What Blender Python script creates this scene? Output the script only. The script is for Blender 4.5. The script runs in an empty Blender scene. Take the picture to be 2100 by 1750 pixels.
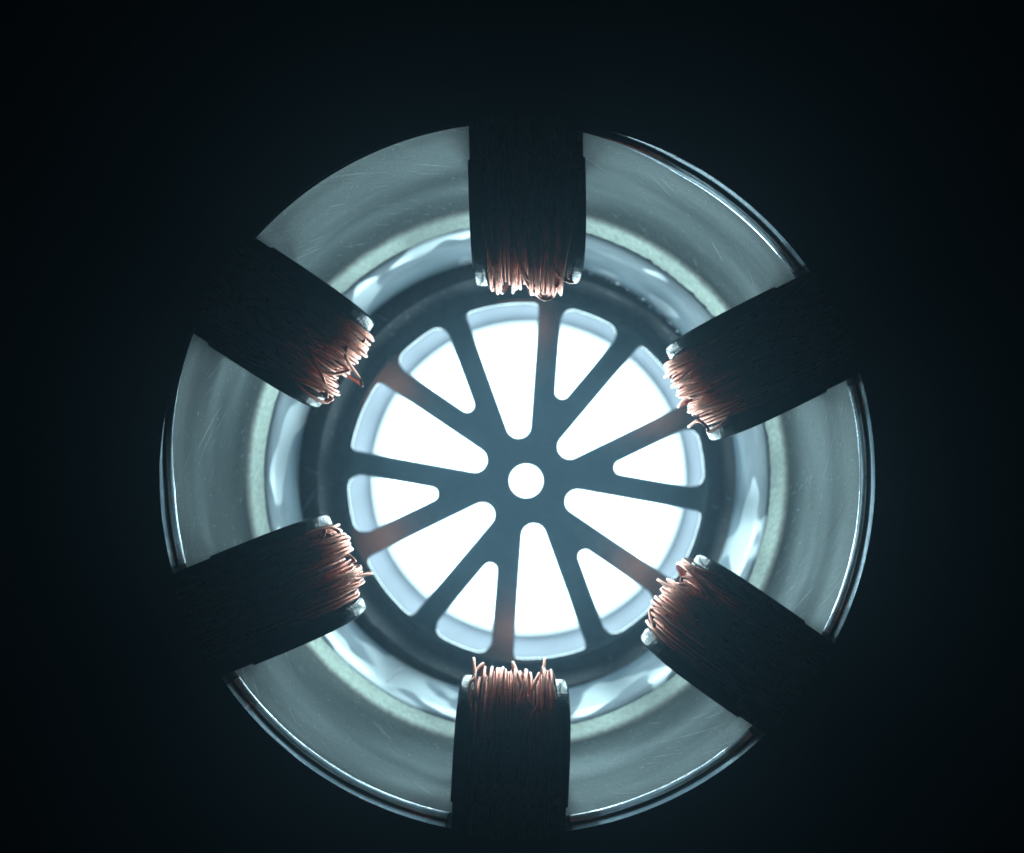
import bpy, bmesh, math, random
from mathutils import Vector, noise
R = math.radians
S = 0.01                 # one drawing unit = 1 cm
D = 23.0                 # distance from the lens to the mouth of the housing (cm)
sc = bpy.context.scene
C = sc.collection
random.seed(7)

# ---------------------------------------------------------------- camera
cam = bpy.data.cameras.new("camera")
cam.sensor_fit = 'HORIZONTAL'; cam.sensor_width = 36.0
cam.lens = 36.0 * D / 21.0
cam.shift_x = -0.11 / 21.0
cam.shift_y = 1.03 / 21.0
cam.clip_start = 0.005; cam.clip_end = 20.0
cam.dof.use_dof = True
cam.dof.focus_distance = (D + 1.0) * S
cam.dof.aperture_fstop = 14.0
co = bpy.data.objects.new("camera", cam); C.objects.link(co)
co.location = (0, 0, D * S)
sc.camera = co

# ---------------------------------------------------------------- world, view
w = bpy.data.worlds.new("World"); sc.world = w; w.use_nodes = True
bg = w.node_tree.nodes["Background"]
bg.inputs[0].default_value = (0.30, 0.62, 0.85, 1)
bg.inputs[1].default_value = 0.0012
sc.view_settings.view_transform = 'Standard'
sc.view_settings.look = 'None'
sc.view_settings.exposure = 0.0
sc.view_settings.gamma = 1.0
sc.cycles.max_bounces = 10
sc.cycles.glossy_bounces = 6
sc.cycles.sample_clamp_indirect = 6.0
sc.cycles.caustics_reflective = True

LAMP = 9.5
LAMP_COL = (0.69, 0.95, 1.0)

# ---------------------------------------------------------------- materials
class NT:
    def __init__(self, name):
        self.m = bpy.data.materials.new(name); self.m.use_nodes = True
        self.t = self.m.node_tree; self.n = self.t.nodes
        self.b = self.n["Principled BSDF"]
    def link(self, a, b): self.t.links.new(a, b)
    def node(self, typ, **kw):
        x = self.n.new(typ)
        for k, v in kw.items(): setattr(x, k, v)
        return x
    def math(self, op, a, b=None, clamp=False):
        x = self.node('ShaderNodeMath', operation=op); x.use_clamp = clamp
        for i, v in enumerate((a, b)):
            if v is None: continue
            if isinstance(v, (int, float)): x.inputs[i].default_value = v
            else: self.link(v, x.inputs[i])
        return x.outputs[0]
    def coords(self):
        """object position in cm"""
        g = self.node('ShaderNodeTexCoord')
        mp = self.node('ShaderNodeMapping'); mp.inputs['Scale'].default_value = (1/S,)*3
        self.link(g.outputs['Object'], mp.inputs[0]); return mp.outputs[0]
    def cyl(self):
        """(arc length, height, radius) round the z axis in cm"""
        p = self.coords()
        rz = self.node('ShaderNodeMapping'); rz.inputs['Rotation'].default_value = (0, 0, R(-26.7)); self.link(p, rz.inputs[0])   # seam behind a coil
        s = self.node('ShaderNodeSeparateXYZ'); self.link(rz.outputs[0], s.inputs[0])
        a = self.math('ARCTAN2', s.outputs[1], s.outputs[0])
        r = self.math('SQRT', self.math('ADD', self.math('MULTIPLY', s.outputs[0], s.outputs[0]), self.math('MULTIPLY', s.outputs[1], s.outputs[1])))
        c = self.node('ShaderNodeCombineXYZ')
        self.link(self.math('MULTIPLY', a, 7.0), c.inputs[0]); self.link(s.outputs[2], c.inputs[1]); self.link(r, c.inputs[2])
        return c.outputs[0], p, s
    def mapped(self, v, scale=(1,1,1), rot=(0,0,0)):
        if any(rot):                                        # turn first, then stretch
            m0 = self.node('ShaderNodeMapping'); m0.inputs['Rotation'].default_value = rot
            self.link(v, m0.inputs[0]); v = m0.outputs[0]
        mp = self.node('ShaderNodeMapping'); mp.inputs['Scale'].default_value = scale
        self.link(v, mp.inputs[0]); return mp.outputs[0]
    def noise(self, v, scale, detail=4, rough=0.6):
        x = self.node('ShaderNodeTexNoise'); x.inputs['Scale'].default_value = scale
        x.inputs['Detail'].default_value = detail; x.inputs['Roughness'].default_value = rough
        self.link(v, x.inputs['Vector']); return x.outputs['Fac']
    def ramp(self, f, stops):
        x = self.node('ShaderNodeValToRGB'); e = x.color_ramp.elements
        while len(e) < len(stops): e.new(0.5)
        for i, (p, c) in enumerate(stops):
            e[i].position = p
            e[i].color = (c, c, c, 1) if isinstance(c, (int, float)) else (*c, 1)
        self.link(f, x.inputs[0]); return x.outputs[0]
    def mix(self, f, a, b, mode='MIX'):
        x = self.node('ShaderNodeMix', data_type='RGBA', blend_type=mode)
        for sock, v in ((x.inputs[0], f), (x.inputs[6], a), (x.inputs[7], b)):
            if isinstance(v, (int, float)): sock.default_value = v
            elif isinstance(v, tuple): sock.default_value = (*v, 1)
            else: self.link(v, sock)
        return x.outputs[2]
    def bump(self, h, strength, dist):
        x = self.node('ShaderNodeBump'); x.inputs['Strength'].default_value = strength
        x.inputs['Distance'].default_value = dist * S
        self.link(h, x.inputs['Height']); self.link(x.outputs[0], self.b.inputs['Normal'])
    def set(self, **kw):
        names = dict(col='Base Color', metal='Metallic', rough='Roughness', spec='Specular IOR Level', coat='Coat Weight',
                     coatr='Coat Roughness', trans='Transmission Weight', ior='IOR', aniso='Anisotropic')
        for k, v in kw.items():
            s = self.b.inputs[names[k]]
            if isinstance(v, tuple): s.default_value = (*v, 1)
            elif isinstance(v, (int, float)): s.default_value = v
            else: self.link(v, s)
        return self.m

def mat_bore():
    n = NT("brushed_steel_bore"); v, p, s = n.cyl()
    d1 = n.noise(n.mapped(v, (.12, 1, 1), (0, 0, R(-52))), 26, 3, .5)        # fine slanting honing marks
    d2 = n.noise(n.mapped(v, (.10, 1, 1), (0, 0, R(50))), 24, 3, .5)
    blot = n.noise(n.mapped(v, (.16, .55, 1)), .8, 3, .5)
    stain = n.noise(p, 1.6, 6, .7)
    speck = n.ramp(n.noise(p, 14, 2, .5), [(.30, .2), (.345, 1.0)])
    line = n.ramp(n.noise(n.mapped(v, (.035, 1, 1), (0, 0, R(-50))), 11, 2, .5), [(.67, 0.0), (.71, 1.0)])
    dark = n.ramp(n.noise(n.mapped(v, (.04, 1, 1), (0, 0, R(-55))), 9, 2, .5), [(.29, 1.0), (.33, 0.0)])
    base = n.mix(n.ramp(blot, [(.40, 0.0), (.60, 1.0)]), (.030, .046, .050), (.086, .112, .106))
    base = n.mix(n.math('MULTIPLY', n.ramp(stain, [(.36, 1.), (.52, 0.)]), .35), base, (.045, .06, .064))
    base = n.mix(n.math('MULTIPLY', n.ramp(d1, [(.4, 0.), (.65, 1.)]), .25), base, (.04, .046, .046))
    base = n.mix(n.math('MULTIPLY', line, .55), base, (.30, .33, .30))
    base = n.mix(n.math('MULTIPLY', dark, .5), base, (.02, .022, .022))
    grit = n.noise(p, 22, 2, .6)
    base = n.mix(.7, base, n.ramp(grit, [(.3, .55), (.7, 1.35)]), 'MULTIPLY')
    base = n.mix(.85, base, speck, 'MULTIPLY')
    pale = n.ramp(n.noise(p, 9, 2, .5), [(.685, 0.), (.72, 1.)])
    base = n.mix(n.math('MULTIPLY', pale, .5), base, (.3, .34, .32))
    n.set(col=base, metal=.30, rough=n.ramp(blot, [(.35, .60), (.65, .46)]), spec=.12)
    n.b.inputs['Specular Tint'].default_value = (.78, .93, 1.0, 1)
    n.bump(n.math('ADD', n.math('ADD', n.math('MULTIPLY', d1, .8), n.math('MULTIPLY', d2, .6)), n.math('MULTIPLY', blot, .3)), .16, .02)
    return n.m
def mat_ledge():
    n = NT("ledge_lit_band"); v, p, s = n.cyl()
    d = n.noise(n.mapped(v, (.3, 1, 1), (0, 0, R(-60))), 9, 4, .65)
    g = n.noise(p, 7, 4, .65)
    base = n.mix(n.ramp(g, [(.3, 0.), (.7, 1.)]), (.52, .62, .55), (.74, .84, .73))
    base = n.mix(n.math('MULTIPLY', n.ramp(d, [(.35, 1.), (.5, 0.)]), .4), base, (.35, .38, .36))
    # lit band painted into the colour, fading raggedly into the darker bore
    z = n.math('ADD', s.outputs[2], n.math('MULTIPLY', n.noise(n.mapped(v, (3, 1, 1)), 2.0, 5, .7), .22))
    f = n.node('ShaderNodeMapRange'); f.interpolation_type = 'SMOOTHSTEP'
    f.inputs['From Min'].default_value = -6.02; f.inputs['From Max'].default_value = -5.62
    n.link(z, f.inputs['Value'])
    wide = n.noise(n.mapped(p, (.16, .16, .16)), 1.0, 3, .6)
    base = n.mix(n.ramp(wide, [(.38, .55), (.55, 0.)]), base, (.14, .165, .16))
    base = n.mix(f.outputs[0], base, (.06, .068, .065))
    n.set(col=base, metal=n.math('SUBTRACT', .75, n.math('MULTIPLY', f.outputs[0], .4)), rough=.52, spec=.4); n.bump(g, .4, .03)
    return n.m
def mat_sleeve():
    n = NT("polished_sleeve"); v, p, s = n.cyl()
    d = n.noise(n.mapped(v, (.22, 12, 1)), 2.4, 5, .7)       # rings left by the lathe
    d2 = n.noise(n.mapped(v, (5, .8, 1), (0, 0, R(12))), 1.3, 4, .6)
    blot = n.noise(n.mapped(v, (.35, .6, 1)), 1.1, 3, .5)
    sp = n.ramp(n.noise(n.mapped(v, (6, 2.2, 1), (0, 0, R(40))), 2.0, 2, .5), [(.27, .25), (.31, 1.)])
    base = n.mix(n.ramp(blot, [(.4, 0.), (.6, 1.)]), (.09, .14, .18), (.20, .27, .32))
    base = n.mix(.7, base, sp, 'MULTIPLY')
    # lamp reflections painted as bright patches on the turned surface, with fairly crisp ends
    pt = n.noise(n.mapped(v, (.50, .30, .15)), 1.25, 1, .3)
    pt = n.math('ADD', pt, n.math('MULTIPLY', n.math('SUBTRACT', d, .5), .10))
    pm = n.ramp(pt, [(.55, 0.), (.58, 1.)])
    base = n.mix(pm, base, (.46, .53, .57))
    n.set(col=base, metal=n.math('ADD', .30, n.math('MULTIPLY', pm, .3)), rough=n.math('ADD', n.math('MULTIPLY', d, .22), n.math('SUBTRACT', .40, n.math('MULTIPLY', pm, .12))), spec=.25, coat=n.math('MULTIPLY', pm, .3), coatr=.12)
    n.bump(n.math('ADD', n.math('MULTIPLY', d, 1.0), n.math('MULTIPLY', d2, .5)), .5, .02)
    return n.m
def mat_rim():
    n = NT("polished_rim"); v, p, s = n.cyl()
    d = n.noise(n.mapped(v, (.6, 5, 5)), 2.0, 5, .6)
    n.set(col=n.mix(d, (.66, .74, .80), (.92, .95, .97)), metal=.95, rough=n.math('ADD', n.math('MULTIPLY', d, .16), .05))
    n.bump(n.noise(p, 6, 3), .15, .02)
    return n.m
def mat_black(name, col, rough, spec, scale=9, bump=.25):
    n = NT(name); p = n.coords(); g = n.noise(p, scale, 5, .65); b = n.noise(p, .35, 3, .5)
    f = n.math('MULTIPLY', n.math('ADD', g, b), .5)
    lo = tuple(c*.75 for c in col); hi = tuple(c*1.3 for c in col)
    n.set(col=n.mix(f, lo, hi), rough=n.math('ADD', n.math('MULTIPLY', g, .25), rough-.12), spec=spec)
    n.bump(g, bump, .02)
    return n.m
def mat_wheel(name, lo, hi, metal, rough):
    n = NT(name); p = n.coords(); g = n.noise(p, 2.4, 6, .65); f = n.noise(p, 30, 3, .6)
    l1 = n.ramp(n.noise(n.mapped(p, (.06, 1, 1), (0, 0, R(28))), 7, 2, .5), [(.68, 0.), (.71, 1.)])
    l2 = n.ramp(n.noise(n.mapped(p, (.06, 1, 1), (0, 0, R(-61))), 8, 2, .5), [(.69, 0.), (.72, 1.)])
    sc_ = n.math('MAXIMUM', l1, l2)
    dust = n.ramp(n.noise(p, 16, 2, .5), [(.70, 0.), (.75, 1.)])
    c = n.mix(n.ramp(g, [(.35, 0.), (.65, 1.)]), lo, hi)
    c = n.mix(n.math('MULTIPLY', sc_, .5), c, (.4, .42, .43)); c = n.mix(n.math('MULTIPLY', dust, .5), c, (.35, .36, .36))
    n.set(col=c, metal=metal, rough=n.math('ADD', n.math('MULTIPLY', g, .22), rough), spec=.5)
    n.bump(n.math('ADD', g, n.math('MULTIPLY', f, .25)), .14, .03)
    return n.m
def mat_copper():
    n = NT("bare_copper_wire"); p = n.coords(); g = n.noise(p, 5, 3, .6)
    oi = n.node('ShaderNodeObjectInfo')
    c = n.mix(n.math('ADD', n.math('MULTIPLY', g, .5), n.math('MULTIPLY', oi.outputs['Random'], .5)), (.92, .27, .15), (1.0, .46, .31))
    n.set(col=c, metal=.75, rough=n.math('ADD', n.math('MULTIPLY', g, .2), .2))
    return n.m
def mat_plastic():
    n = NT("smoked_bobbin_plastic"); p = n.coords(); g = n.noise(p, 4, 4, .6)
    n.set(col=n.mix(g, (.002, .005, .005), (.010, .018, .018)), rough=n.math('ADD', n.math('MULTIPLY', g, .14), .06), spec=.16)
    n.bump(g, .22, .10)
    return n.m
def mat_tube():
    n = NT("grey_lamp_tube"); p = n.coords(); g = n.noise(p, 1.2, 4, .6)
    n.set(col=n.mix(g, (.28, .30, .35), (.40, .42, .48)), rough=.6, spec=.25)
    return n.m
def mat_lamp():
    n = NT("lamp_lens_lit")
    n.set(col=(.8, .8, .8), rough=.3)
    n.b.inputs['Emission Color'].default_value = (*LAMP_COL, 1)
    v, p, s = n.cyl()            # the light source dims towards the edge of its lens
    q = n.node('ShaderNodeSeparateXYZ'); n.link(v, q.inputs[0])
    f = n.node('ShaderNodeMapRange'); f.interpolation_type = 'SMOOTHSTEP'
    f.inputs['From Min'].default_value = 5.15; f.inputs['From Max'].default_value = 4.3
    f.inputs['To Min'].default_value = .8; f.inputs['To Max'].default_value = LAMP
    n.link(q.outputs[2], f.inputs['Value']); n.link(f.outputs[0], n.b.inputs['Emission Strength'])
    return n.m
M = dict(bore=mat_bore(), ledge=mat_ledge(), sleeve=mat_sleeve(), rim=mat_rim(),
         plate=mat_black("matt_black_plate", (.013, .016, .017), .75, .2),
         tooth=mat_black("black_laminated_core", (.022, .026, .028), .6, .3),
         ground=mat_black("black_bench", (.015, .016, .018), .8, .2, 2),
         wheel=mat_wheel('dark_anodised_spokes', (.34, .36, .38), (.46, .48, .50), .9, .03), wrim=mat_wheel('dull_dark_wheel_rim', (.03, .034, .038), (.07, .077, .08), .15, .38), copper=mat_copper(), plastic=mat_plastic(), tube=mat_tube(), lamp=mat_lamp())

# ---------------------------------------------------------------- helpers
def px(x, y, z=0.0):
    """where a point of the photograph (2100 px wide copy) stands at height z, in cm"""
    k = (D - z) / D / 100.0
    return Vector(((x - 1061.0) * k, -(y - 978.0) * k, z))
def link(name, me, mat, parent=None, loc=None):
    o = bpy.data.objects.new(name, me); C.objects.link(o)
    if mat: me.materials.append(mat)
    if parent: o.parent = parent
    if loc is not None: o.location = loc
    return o
def mesh(name, vs, fs, mat, parent=None, smooth=True, sharp=35, loc=None):
    me = bpy.data.meshes.new(name)
    me.from_pydata([(v[0]*S, v[1]*S, v[2]*S) for v in vs], [], fs)
    bm = bmesh.new(); bm.from_mesh(me)
    bmesh.ops.recalc_face_normals(bm, faces=bm.faces); bm.to_mesh(me); bm.free()
    if smooth:
        me.polygons.foreach_set('use_smooth', [True]*len(me.polygons))
        me.set_sharp_from_angle(angle=R(sharp))
    return link(name, me, mat, parent, loc)
def lathe(name, prof, mat, parent=None, seg=256, closed=False, jit=None, sharp=35):
    vs, fs = [], []; n = len(prof)
    for i in range(seg):
        a = 2*math.pi*i/seg; c, s = math.cos(a), math.sin(a)
        for j, (r, z) in enumerate(prof):
            if jit: r, z = jit(a, j, r, z)
            vs.append((r*c, r*s, z))
    m = n if closed else n-1
    for i in range(seg):
        k = (i+1) % seg
        for j in range(m):
            l = (j+1) % n
            fs.append((i*n+j, k*n+j, k*n+l, i*n+l))
    return mesh(name, vs, fs, mat, parent, sharp=sharp)
def thing(name, label, cat, loc=(0, 0, 0), rot=0.0, group=None):
    o = bpy.data.objects.new(name, None); C.objects.link(o)
    o.empty_display_size = .01
    o.location = Vector(loc)*S; o.rotation_euler = (0, 0, rot)
    o['label'] = label; o['category'] = cat
    if group: o['group'] = group
    return o
def tube_data(pts, rad, sides=6):
    vs, fs = [], []; n = len(pts)
    up = Vector((0, 1, 0.13)).normalized()
    for i, p in enumerate(pts):
        t = (pts[min(i+1, n-1)] - pts[max(i-1, 0)]).normalized()
        a = t.cross(up)
        if a.length < 1e-4: a = t.cross(Vector((1, 0, 0)))
        a.normalize(); b = t.cross(a)
        for k in range(sides):
            q = 2*math.pi*k/sides
            vs.append(p + (a*math.cos(q) + b*math.sin(q))*rad)
    for i in range(n-1):
        for k in range(sides):
            l = (k+1) % sides
            fs.append((i*sides+k, i*sides+l, (i+1)*sides+l, (i+1)*sides+k))
    fs.append(tuple(range(sides))[::-1]); fs.append(tuple((n-1)*sides+k for k in range(sides)))
    return vs, fs

# ---------------------------------------------------------------- bench under everything
ZB = -20.0
g = mesh('ground', [(-100, -100, ZB), (100, -100, ZB), (100, 100, ZB), (-100, 100, ZB)], [(0, 1, 2, 3)], M['ground'], smooth=False)
g['kind'] = 'structure'

# ---------------------------------------------------------------- black plate with the round opening
pl = thing('cover_plate', 'wide matt black plate framing the round opening of the metal housing', 'plate', (0, 0, 0))
def flat(a): return min(1, 3*max(0, math.cos(a - R(122)) - .50))
def lip(a, j, r, z):
    if j in (0, 1, 2, 3, 8, 9):
        # the opening sits a touch towards the lower right of the rim below it
        r = r - .0*flat(a)
    return r, z
lathe('plate_body', [(7.33, .02), (7.345, .035), (7.50, .20), (7.72, .44), (7.80, .50), (24, .50), (24.2, .3), (24.2, -.4), (9, -.4), (7.5, .0)][:10],
      M['plate'], pl, 256, closed=True, jit=lip)

# ---------------------------------------------------------------- metal housing
hs = thing('metal_housing', 'round silver metal housing seen from its mouth, brushed wall above a polished inner sleeve', 'housing')
def arc(cx, cz, r, a0, a1, n):
    return [(cx + r*math.cos(R(a0+(a1-a0)*i/n)), cz + r*math.sin(R(a0+(a1-a0)*i/n))) for i in range(n+1)]
# polished bevels at the mouth, a fine groove between them; shaped flat towards the upper left to put shade there
def rimj(seed):
    def f(a, j, r, z):
        r += .006*noise.noise(Vector((math.cos(a)*6 + seed, math.sin(a)*6, z*9)))
        return r + .10*flat(a)*(r < 7.38), -.05 + (z + .05)*(1 - .88*flat(a))
    return f
lathe('outer_bevel', [(7.60, -.02), (7.45, -.05), (7.42, -.08), (7.40, -.12), (7.385, -.17), (7.352, -.275), (7.335, -.31), (7.308, -.345)], M['rim'], hs, 320, jit=rimj(0), sharp=60)
lathe('groove', [(7.308, -.345), (7.298, -.358), (7.286, -.372), (7.276, -.395)], M['rim'], hs, 320, jit=rimj(0))
lathe('inner_bevel', [(7.276, -.395), (7.254, -.445), (7.22, -.51), (7.205, -.57), (7.20, -.60)], M['rim'], hs, 320, jit=rimj(0), sharp=60)
def wob(a, j, r, z):
    if j == 0: return rimj(0)(a, j, r, z)
    if j == 1: return r + .07*flat(a), z + .5*flat(a)
    return r + .010*noise.noise(Vector((math.cos(a)*2, math.sin(a)*2, z*.4))), z
lathe('bore_wall', [(7.20, -.60), (7.20, -1.2), (7.20, -2.2), (7.20, -3.2), (7.19, -4.1), (7.14, -4.9), (7.05, -5.4), (6.965, -5.72)], M['bore'], hs, 256, jit=wob, sharp=60)
def chew(a, j, r, z):
    if j == 4:
        q = .3*noise.noise(Vector((math.cos(a)*9, math.sin(a)*9, 1))) + .9*noise.noise(Vector((math.cos(a)*60, math.sin(a)*60, 4)))
        k = .012 + .022*max(0, math.cos(a - R(50)))
        r -= k*q; z += .5*k*q
    return r, z
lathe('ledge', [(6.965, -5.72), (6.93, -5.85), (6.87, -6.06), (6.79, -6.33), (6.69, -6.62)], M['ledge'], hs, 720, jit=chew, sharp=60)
def sway(a, j, r, z):
    k = noise.noise(Vector((math.cos(a)*1.7, math.sin(a)*1.7, 3.3)))*.6 + noise.noise(Vector((math.cos(a)*5, math.sin(a)*5, 8)))*.25
    return r + .03*k*(z + 9.3)/2.7 * (1 if j else 0), z
lathe('inner_sleeve', [(6.685, -6.625), (6.62, -6.75), (6.645, -8.0), (6.67, -9.2), (6.69, -10.4), (6.69, -10.9), (6.68, -11.36)], M['sleeve'], hs, 512, jit=sway, sharp=60)
# flecks of burr along the lower edge of the sleeve, upper right
rb = random.Random(3); bv, bf = [], []
for i in range(170):
    a = R(rb.uniform(35, 72)); h = rb.random()**3
    c = Vector((math.cos(a), math.sin(a), 0))*(6.66 - .16*h*rb.random()); c.z = -11.22 + .1*rb.random()
    q = .03 + .05*rb.random()*h + .02*rb.random(); i0 = len(bv)
    for _ in range(6): bv.append(c + Vector((rb.uniform(-q, q), rb.uniform(-q, q), rb.uniform(-q, q))))
    bf += [(i0, i0+1, i0+2), (i0, i0+2, i0+3), (i0, i0+3, i0+4), (i0, i0+4, i0+1), (i0+5, i0+1, i0+2), (i0+5, i0+2, i0+3), (i0+5, i0+3, i0+4), (i0+5, i0+4, i0+1)]
o = mesh('burr', bv, bf, M['rim'], hs, smooth=False); o['kind'] = 'stuff'
sv, sf = tube_data([px(1261, 292, -1.3)*.997, px(1267, 281, -1.0)*.995, px(1276, 268, -.7)*.997], .045, 5)
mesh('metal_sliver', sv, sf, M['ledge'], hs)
lathe('outer_shell', [(7.60, -.02), (7.9, -.1), (8.0, -.4), (8.0, -12.6), (7.2, -12.7)], M['tooth'], hs, 128)

# ---------------------------------------------------------------- spoked wheel closing the far end
KW = .0047619 * 35.0/23.0     # crop pixels of the wheel to cm at its depth
ZW = -12.0
wc = px(1079, 986.5, ZW)
wh = thing('spoked_wheel', 'dark round end wheel with twelve spokes and a round hub hole, lit from behind', 'wheel', wc)
RT, RSH = 189*KW, 387*KW      # inner tips of the long and short openings
RO = 765*KW; RH = 172*KW; RC = 785*KW
TH, CH = .42, .045
def fillet(c, d0, d1, r, n):
    """arc of radius r around c from direction d0 to d1 (angles, rad)"""
    return [(c + Vector((math.cos(d0+(d1-d0)*i/n), math.sin(d0+(d1-d0)*i/n)))*r,
             Vector((math.cos(d0+(d1-d0)*i/n), math.sin(d0+(d1-d0)*i/n)))) for i in range(n+1)]
def half_hole(half, off, rt, ro, rcor):
    """upper half outline of a wedge opening on the +x axis: from its tip to the middle of its outer arc; (point, outward normal)"""
    nl = Vector((-math.sin(half), math.cos(half)))          # normal of the upper edge, away from the opening
    # edge: points with p.nl = -off' (the opening's edge lies off below the line through the hub)
    ct = Vector(((off + rt)/math.sin(half), 0))
    a_l = math.atan2(nl.y, nl.x)
    out = fillet(ct, math.pi, a_l, rt, 6)
    # corner: circle tangent to the edge and to the outer circle
    d = off + rcor; q = ro - rcor
    ang = half - math.asin(d/q)
    cc = Vector((math.cos(ang), math.sin(ang)))*q
    out += fillet(cc, a_l, ang, rcor, 6)
    for i in range(1, 7):
        t = ang*(1 - i/6); v = Vector((math.cos(t), math.sin(t)))
        out.append((v*ro, v))
    return out
rtL = RT/(1/math.sin(R(12)) - 1)
LONG = half_hole(R(12), 0.0, rtL, RO, 24*KW)
rtS = 28*KW
SHORT = half_hole(R(18), 100*KW, rtS, RO, 52*KW)
def spoke(tL, tS):
    """the sector between the middle of a long opening and the middle of a short one"""
    sg = 1 if tS > tL else -1
    def place(lst, t, s):
        o = []
        for p, n in lst:
            c, q = math.cos(t), math.sin(t)
            f = lambda v: Vector((v.x*c - v.y*s*q, v.x*q + v.y*s*c))
            o.append((f(p), f(n)))
        return o
    A = place(LONG, tL, sg); B = place(SHORT, tS, -sg)
    vs, fs = [], []
    def add(p, z): vs.append((p.x, p.y, z)); return len(vs)-1
    pol = lambda r, t: Vector((math.cos(t), math.sin(t)))*r
    topA = [add(p + n*CH, 0) for p, n in A]; topB = [add(p + n*CH, 0) for p, n in B]
    hub = [add(pol(RH, tL + (tS-tL)*i/6), 0) for i in range(7)]
    rim = [add(pol(RC, tS + (tL-tS)*i/8), 0) for i in range(9)]
    fs.append(tuple(hub + topB + rim + topA[::-1]))
    for L, top in ((A, topA), (B, topB)):
        m1 = [add(p + n*CH*.3, -CH*.3) for p, n in L]
        mid = [add(p, -CH) for p, n in L]; bot = [add(p, -TH) for p, n in L]
        for i in range(len(L)-1):
            fs.append((top[i], top[i+1], m1[i+1], m1[i])); fs.append((m1[i], m1[i+1], mid[i+1], mid[i])); fs.append((mid[i], mid[i+1], bot[i+1], bot[i]))
    o = mesh('spoke', vs, fs, M['wheel'], wh, sharp=20)
    # recalc may flip the open shell: the big face must look up
    if o.data.polygons[0].normal.z < 0: o.data.flip_normals()
    return o
for k in range(6):
    tL = R(37.9 + 60*k)
    spoke(tL, tL + R(30)); spoke(tL, tL - R(30))
rc = 69*KW
lathe('hub', [(RH, 0), (rc+.05, 0), (rc+.014, -.014), (rc, -.05), (rc, -TH)], M['wheel'], wh, 96, sharp=20)
RS = 838*KW
lathe('rim', [(RC, 0), (RS-.16, 0), (RS-.04, .03), (RS+.10, .15), (RS+.26, .36), (RS+.36, .48), (RS+.46, .52), (7.15, .52), (7.15, -TH), (RC, -TH)], M['wrim'], wh, 192, sharp=20)

# ---------------------------------------------------------------- lamp shining up through the wheel
ZL = -13.5
lc = px(1084, 981, ZL)
lp = thing('round_lamp', 'bright white round lamp shining through the openings of the spoked wheel', 'lamp', (lc.x, lc.y, 0))
vs = [(0, 0, ZL+.02)]; fs = []
for j, r in enumerate((1.8, 3.6, 4.6, 5.15)):
    for i in range(96):
        a = 2*math.pi*i/96; vs.append((r*math.cos(a), r*math.sin(a), ZL + .02 - .02*(r/5.15)**2))
for i in range(96):
    k = (i+1) % 96
    fs.append((0, 1+i, 1+k))
    for j in range(3): fs.append((1+j*96+i, 1+(j+1)*96+i, 1+(j+1)*96+k, 1+j*96+k))
ln = mesh('lens', vs, fs, M['lamp'], lp)
if ln.data.polygons[0].normal.z < 0: ln.data.flip_normals()
lathe('lamp_tube', [(5.13, ZL-.01), (5.20, ZL+.05), (5.36, ZL+.3), (5.52, ZL+.6), (5.72, -12.50), (6.3, -12.48), (6.3, ZL-1.5), (5.0, ZL-1.6)], M['tube'], lp, 192)

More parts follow.
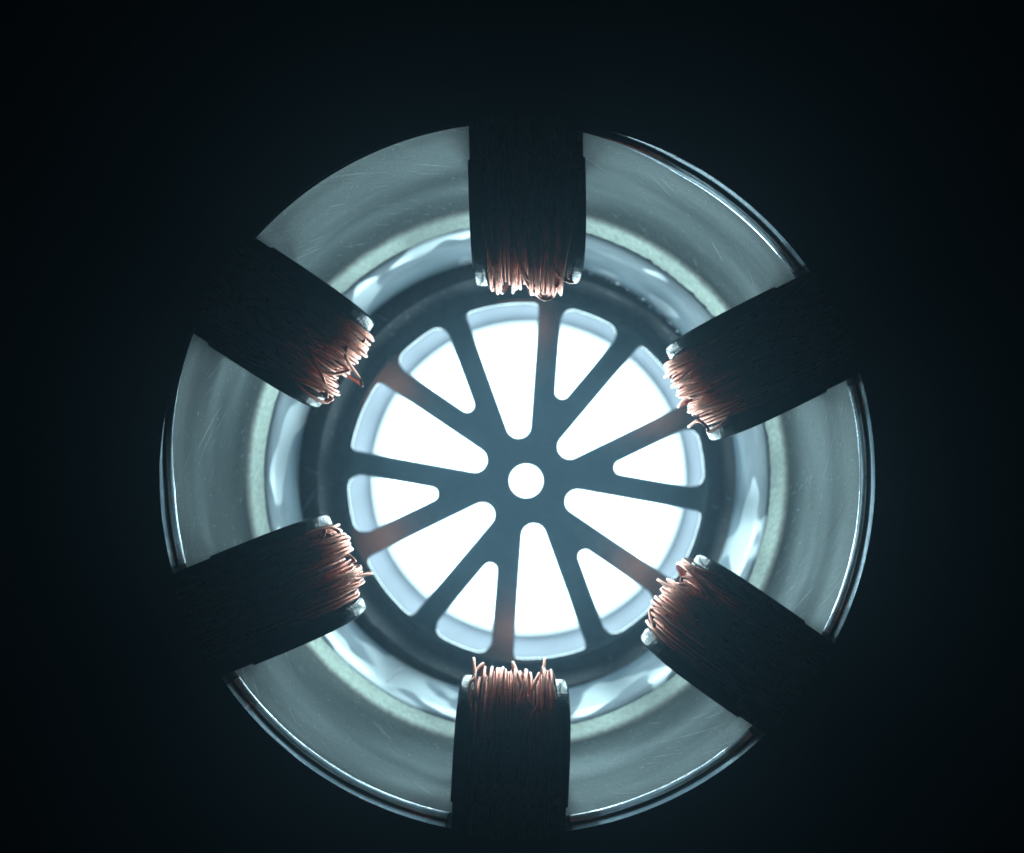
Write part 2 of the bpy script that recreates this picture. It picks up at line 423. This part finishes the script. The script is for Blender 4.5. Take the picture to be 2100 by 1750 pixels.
# ---------------------------------------------------------------- the six coils
A_, B_ = 1.75, 2.15           # nose of the winding: half axes along and down
ZN = -2.15
def prof(t, e=0.0):
    """point (x, z) on the winding path; t<0 along the top (distance outward), 0..1 round the nose, >1 along the underside; e = stand-off"""
    if t < 0: return (A_ - t, e)
    if t > 1: return (A_ + (t-1), -2*B_ - e)
    q = math.pi/2 + math.pi*t
    c, s = math.cos(q), math.sin(q)
    # superellipse nose, a bit boxy
    cx = -abs(c)**.85; sz = math.copysign(abs(s)**.85, s)
    return (A_ + (A_+e)*cx, -B_ + (B_+e)*sz)
WID = 2.42
def coil(tip, outer, label, seed, spec, free=(), n_base=19, n_top=32):
    rnd = random.Random(seed)
    p = px(*tip, ZN); q = px(*outer, 0)
    u = Vector((q.x-p.x, q.y-p.y)); th = math.atan2(u.y, u.x)
    root = thing('copper_coil', label, 'coil', (p.x, p.y, 0), th, 'copper coils reaching in round the wheel')
    LEN = u.length + 1.6
    # black core the wire is wound on
    hw = WID/2 - .035
    path = [prof(-(LEN-A_), -.12)] + [prof(-.6, -.12)] + [prof(i/16, -.12) for i in range(17)] + [prof(1+LEN-A_-.6, -.12)]
    def slab(name, y0, y1, path, mat, bev):
        n = len(path); vs, fs = [], []
        # rounded long edges: inset copies at the two faces
        cx = sum(a for a, _ in path)/n; cz = -B_
        def ring(y, ins):
            i0 = len(vs)
            for i, (x, z) in enumerate(path):
                a = path[max(i-1, 0)]; b = path[min(i+1, n-1)]
                t = Vector((b[0]-a[0], b[1]-a[1])).normalized()
                nn = Vector((-t.y, t.x))                    # points outward of the loop for this direction
                d = Vector((x - cx, z - cz))
                if nn.dot(d) < 0: nn = -nn
                vs.append((x - nn.x*ins, y, z - nn.y*ins))
            return list(range(i0, i0+n))
        rs = [ring(y0, bev), ring(y0+bev*.3, bev*.3), ring(y0+bev, 0), ring(y1-bev, 0), ring(y1-bev*.3, bev*.3), ring(y1, bev)]
        for a, b in zip(rs, rs[1:]):
            for i in range(n-1): fs.append((a[i], a[i+1], b[i+1], b[i]))
            fs.append((a[n-1], a[0], b[0], b[n-1]))
        fs.append(tuple(rs[0])); fs.append(tuple(rs[-1][::-1]))
        return mesh(name, vs, fs, mat, root, sharp=50)
    slab('core', -hw, hw, path, M['tooth'], .04)
    # two flanges of the bobbin, one along each side
    fp = [prof(-.36, .05)] + [prof(-.2, .05)] + [prof(i/24, .05) for i in range(25)] + [prof(1.2, .05)]
    fl = .36
    for sgn in (-1, 1):
        y0, y1 = sorted((sgn*WID/2, sgn*(WID/2 - fl)))
        slab('flange', y0, y1, fp, M['plastic'], .09)
    # the wire, strand by strand
    yw = WID/2 - fl - .03
    def strand(ys, yn, ye, e, rad, t0, t1, kink=0.0, ph=0.0, steps=24):
        pts = []
        for i in range(steps+1):
            f = i/steps; t = t0 + (t1-t0)*f
            # lateral course: start ys -> nose yn (at t=.42) -> end ye
            if t < .42: k = (t - t0)/(.42 - t0); k = k*k*(3-2*k); y = ys + (yn-ys)*k
            else: k = (t-.42)/(t1-.42); k = k*k*(3-2*k); y = yn + (ye-yn)*k
            bul = e*math.exp(-((t-.36)/.27)**2) if t > -1 else 0
            x, z = prof(t, .02 + bul + .02*math.sin(7*f+ph))
            y += kink*math.sin(9*f + ph)*.5
            pts.append(Vector((x, max(-yw-.25, min(yw+.25, y)), z)))
        v, f_ = tube_data(pts, rad)
        mesh('wire', v, f_, M['copper'], root, sharp=70)
    rad = .038
    for i in range(n_base):
        y = -yw + 2*yw*(i+.5)/n_base + rnd.uniform(-.015, .015)
        strand(y + rnd.uniform(-.05, .05), y, y + rnd.uniform(-.05, .05), rnd.uniform(-.02, .07), rad, -rnd.uniform(1.2, 2.6), 2.6, .01, rnd.uniform(0, 6))
    clump = [rnd.uniform(-yw, yw) for _ in range(7)]; cle = [rnd.uniform(.06, .34) for _ in range(7)]
    for i in range(n_top):
        k = rnd.randrange(7)
        yn = max(-yw, min(yw, clump[k] + rnd.gauss(0, .09)))
        strand(yn + rnd.gauss(0, .45), yn, yn + rnd.gauss(0, .3), .08 + cle[k] + rnd.uniform(-.05, .05), rad*rnd.uniform(.9, 1.08),
               -rnd.uniform(.05, 1.3), 1.15, .06, rnd.uniform(0, 6))
    for ys, yn, ye, e, t0 in spec:
        strand(ys, yn, ye, e, rad*1.05, t0, 1.1, .02, rnd.uniform(0, 6), 30)
    # loose strands traced one by one: points of the photograph standing a little off the winding
    rot = Vector((math.cos(th), math.sin(th)))
    for k, tr in enumerate(free):
        pts = []
        for (X, Y) in tr:
            z = -1.4
            for _ in range(6):
                q = px(X, Y, z) - Vector((p.x, p.y, 0))
                lx = q.x*rot.x + q.y*rot.y; ly = -q.x*rot.y + q.y*rot.x
                if lx > A_: z = .22
                else:
                    f = max(0.0, (A_ - lx)/(A_ + .35)); z = -B_ + (B_ + .25)*max(0.0, 1 - min(1, f)**2.35)**.43
            pts.append(Vector((lx, ly, z)))
        a = pts[0]*1.5 - pts[1]*.5; a.z -= .25; pts.insert(0, a); pts.insert(0, a)
        b = pts[-1] + Vector((.12, 0, -.45)); pts.append(b); pts.append(b + Vector((.4, 0, -.5)))
        fine = []
        for i in range(1, len(pts)-2):
            for j in range(5):
                t = j/5; p0, p1, p2, p3 = pts[i-1:i+3]
                fine.append(.5*((2*p1) + (p2-p0)*t + (2*p0-5*p1+4*p2-p3)*t*t + (3*p1-p0-3*p2+p3)*t**3))
        fine.append(pts[-2]); fine.append(pts[-1])
        v, f_ = tube_data(fine, rad*1.02)
        mesh('wire', v, f_, M['copper'], root, sharp=70)
    return root
def crop(ox, oy, k, *pts): return [((ox + x/k)/1.44, (oy + y/k)/1.44) for x, y in pts]

coil((1083, 574), (1078, 250), 'top copper coil with a loose wire loop hanging from its end', 11,
     [(-.2, -.62, -.7, .22, -.2), (.3, .35, .3, .34, -.3)],
     [crop(1200, 300, 2.693, (870, 1130), (910, 1330), (975, 1470), (1060, 1555), (1120, 1575), (1170, 1545), (1192, 1480)),
      crop(1200, 300, 2.693, (900, 1200), (940, 1370), (1000, 1490), (1075, 1548), (1120, 1552), (1160, 1520), (1178, 1470)),
      crop(1200, 300, 2.693, (1100, 1160), (1150, 1290), (1230, 1400), (1300, 1495)),
      crop(1200, 300, 2.693, (630, 1040), (650, 1180), (690, 1320), (735, 1440))])
coil((1420, 806), (1713, 661), 'upper right copper coil with one strand bowed out along its lower edge', 12,
     [(.5, .68, .2, .38, -.1), (.45, .6, .3, .36, 0), (-.3, -.35, -.2, .3, -.1), (.1, .15, .3, .30, -.1)],
     [crop(1850, 700, 2.5, (760, 1320), (690, 1395), (610, 1438), (540, 1420), (490, 1370), (465, 1400)),
      crop(1850, 700, 2.5, (600, 1150), (500, 1180), (410, 1200), (388, 1250)),
      crop(1850, 700, 2.5, (560, 1050), (480, 1110), (400, 1150)), crop(1850, 700, 2.5, (520, 880), (400, 950), (290, 1030))])
coil((1380, 1229), (1641, 1414), 'lower right copper coil with tangled arched loops standing off its end', 13,
     [(.1, .28, .35, .40, -.1), (-.5, -.5, -.55, .36, -.2)],
     [crop(1800, 1550, 2.5, (740, 560), (680, 430), (600, 340), (527, 280), (545, 310)),
      crop(1800, 1550, 2.5, (745, 600), (620, 560), (520, 510), (440, 450), (365, 412)),
      crop(1800, 1550, 2.5, (720, 580), (640, 540), (540, 500), (470, 490), (385, 425)),
      crop(1800, 1550, 2.5, (430, 460), (480, 405), (540, 392), (630, 420), (700, 520)),
      crop(1800, 1550, 2.5, (470, 470), (530, 440), (600, 455), (690, 560)),
      crop(1800, 1550, 2.5, (330, 740), (275, 660), (290, 610), (350, 600), (440, 690))])
coil((1055, 1400), (1042, 1700), 'bottom copper coil with two tall loops like horns at the corners of its end', 14,
     [(-.62, -.52, -.6, .40, -.4), (.6, .63, .66, .45, -.4), (-.05, 0, .1, .40, -.2), (.15, .25, .3, .36, -.2)],
     [crop(1200, 1850, 2.693, (515, 700), (500, 480), (545, 400), (535, 265)),
      crop(1200, 1850, 2.693, (560, 560), (545, 420), (560, 320), (605, 300)),
      crop(1200, 1850, 2.693, (890, 640), (930, 480), (950, 350)), crop(1200, 1850, 2.693, (970, 590), (900, 420), (850, 295)),
      crop(1200, 1850, 2.693, (1110, 700), (1090, 500), (1100, 270)), crop(1200, 1850, 2.693, (960, 620), (1010, 480), (1050, 345))])
coil((704, 1157), (414, 1278), 'lower left copper coil with one doubled strand poking straight out of its end', 15,
     [(-.5, -.62, -.1, .36, -.2), (-.7, -.55, .1, .40, -.1), (-.1, -.42, -.6, .34, .0), (.5, .55, .55, .34, -.2)],
     [crop(450, 1400, 2.692, (1060, 560), (1200, 490), (1320, 445), (1400, 422), (1470, 450), (1495, 500)),
      crop(450, 1400, 2.692, (1300, 590), (1350, 520), (1372, 450)),
      crop(450, 1400, 2.692, (1360, 460), (1430, 500), (1490, 580), (1545, 560)),
      crop(450, 1400, 2.692, (1360, 610), (1450, 555), (1545, 495)),
      crop(450, 1400, 2.692, (1450, 840), (1570, 820), (1660, 790), (1738, 795)),
      crop(450, 1400, 2.692, (1480, 850), (1600, 835), (1690, 805), (1730, 785)),
      crop(450, 1400, 2.692, (1220, 690), (1400, 655), (1540, 640), (1630, 680))])
coil((702, 745), (471, 593), 'upper left copper coil with long strands crossing in a V over its windings', 16,
     [(-.1, .60, .65, .30, -.9), (-.2, .2, .3, .26, -.95), (-.55, .10, .2, .26, -.3), (.4, .66, .5, .40, -.2), (-.6, -.2, .0, .30, -.1)],
     [crop(600, 600, 2.5, (700, 1010), (790, 1140), (860, 1240), (900, 1340), (912, 1430)),
      crop(600, 600, 2.5, (700, 1020), (850, 1075), (990, 1140), (1110, 1240)),
      crop(600, 600, 2.5, (1060, 1050), (1110, 1180), (1150, 1290), (1170, 1345)),
      crop(600, 600, 2.5, (790, 1110), (870, 1230), (960, 1262), (1110, 1250)),
      crop(600, 600, 2.5, (680, 1330), (790, 1420), (890, 1470), (975, 1460)),
      crop(600, 600, 2.5, (970, 850), (1090, 930), (1180, 990), (1215, 1060))])

# ---------------------------------------------------------------- scattering volume added to give the lens glare round the lamp
hz = bpy.data.materials.new("glare_scatter"); hz.use_nodes = True
t = hz.node_tree; t.nodes.remove(t.nodes["Principled BSDF"])
v = t.nodes.new('ShaderNodeVolumePrincipled'); v.inputs['Color'].default_value = (.45, .76, 1.0, 1)
v.inputs['Density'].default_value = 0.42; v.inputs['Anisotropy'].default_value = 0.80
t.links.new(v.outputs[0], t.nodes["Material Output"].inputs['Volume'])
x, z0, z1 = 115, -120, 26
hb = mesh('glare_haze', [(i, j, k) for k in (z0, z1) for j in (-x, x) for i in (-x, x)],
          [(0, 1, 3, 2), (4, 5, 7, 6), (0, 1, 5, 4), (2, 3, 7, 6), (0, 2, 6, 4), (1, 3, 7, 5)], hz, smooth=False)
hb['kind'] = 'stuff'

# a lint fibre stuck to the sleeve at lower left
q = [px(*crop(450, 1400, 2.692, t)[0], -7.6) for t in ((1850, 1700), (1868, 1655), (1900, 1610), (1955, 1562), (2000, 1540), (2040, 1500))]
f = []
for i in range(1, len(q)-2):
    for k in range(5):
        t = k/5; p0, p1, p2, p3 = q[i-1:i+3]
        f.append(.5*((2*p1) + (p2-p0)*t + (2*p0-5*p1+4*p2-p3)*t*t + (3*p1-p0-3*p2+p3)*t**3))
f = [Vector((v.x, v.y, 0)).normalized()*6.60 + Vector((0, 0, D - 6.60*(D+7.6)/max(.1, Vector((v.x, v.y)).length))) for v in f]
fv, ff = tube_data(f, .014, 5)
fm = NT("pale_fibre"); fm.set(col=(.8, .8, .78), rough=.6)
fo = mesh('lint_fibre', fv, ff, fm.m)
fo['label'] = 'thin pale lint fibre stuck to the polished inner sleeve'; fo['category'] = 'fibre'
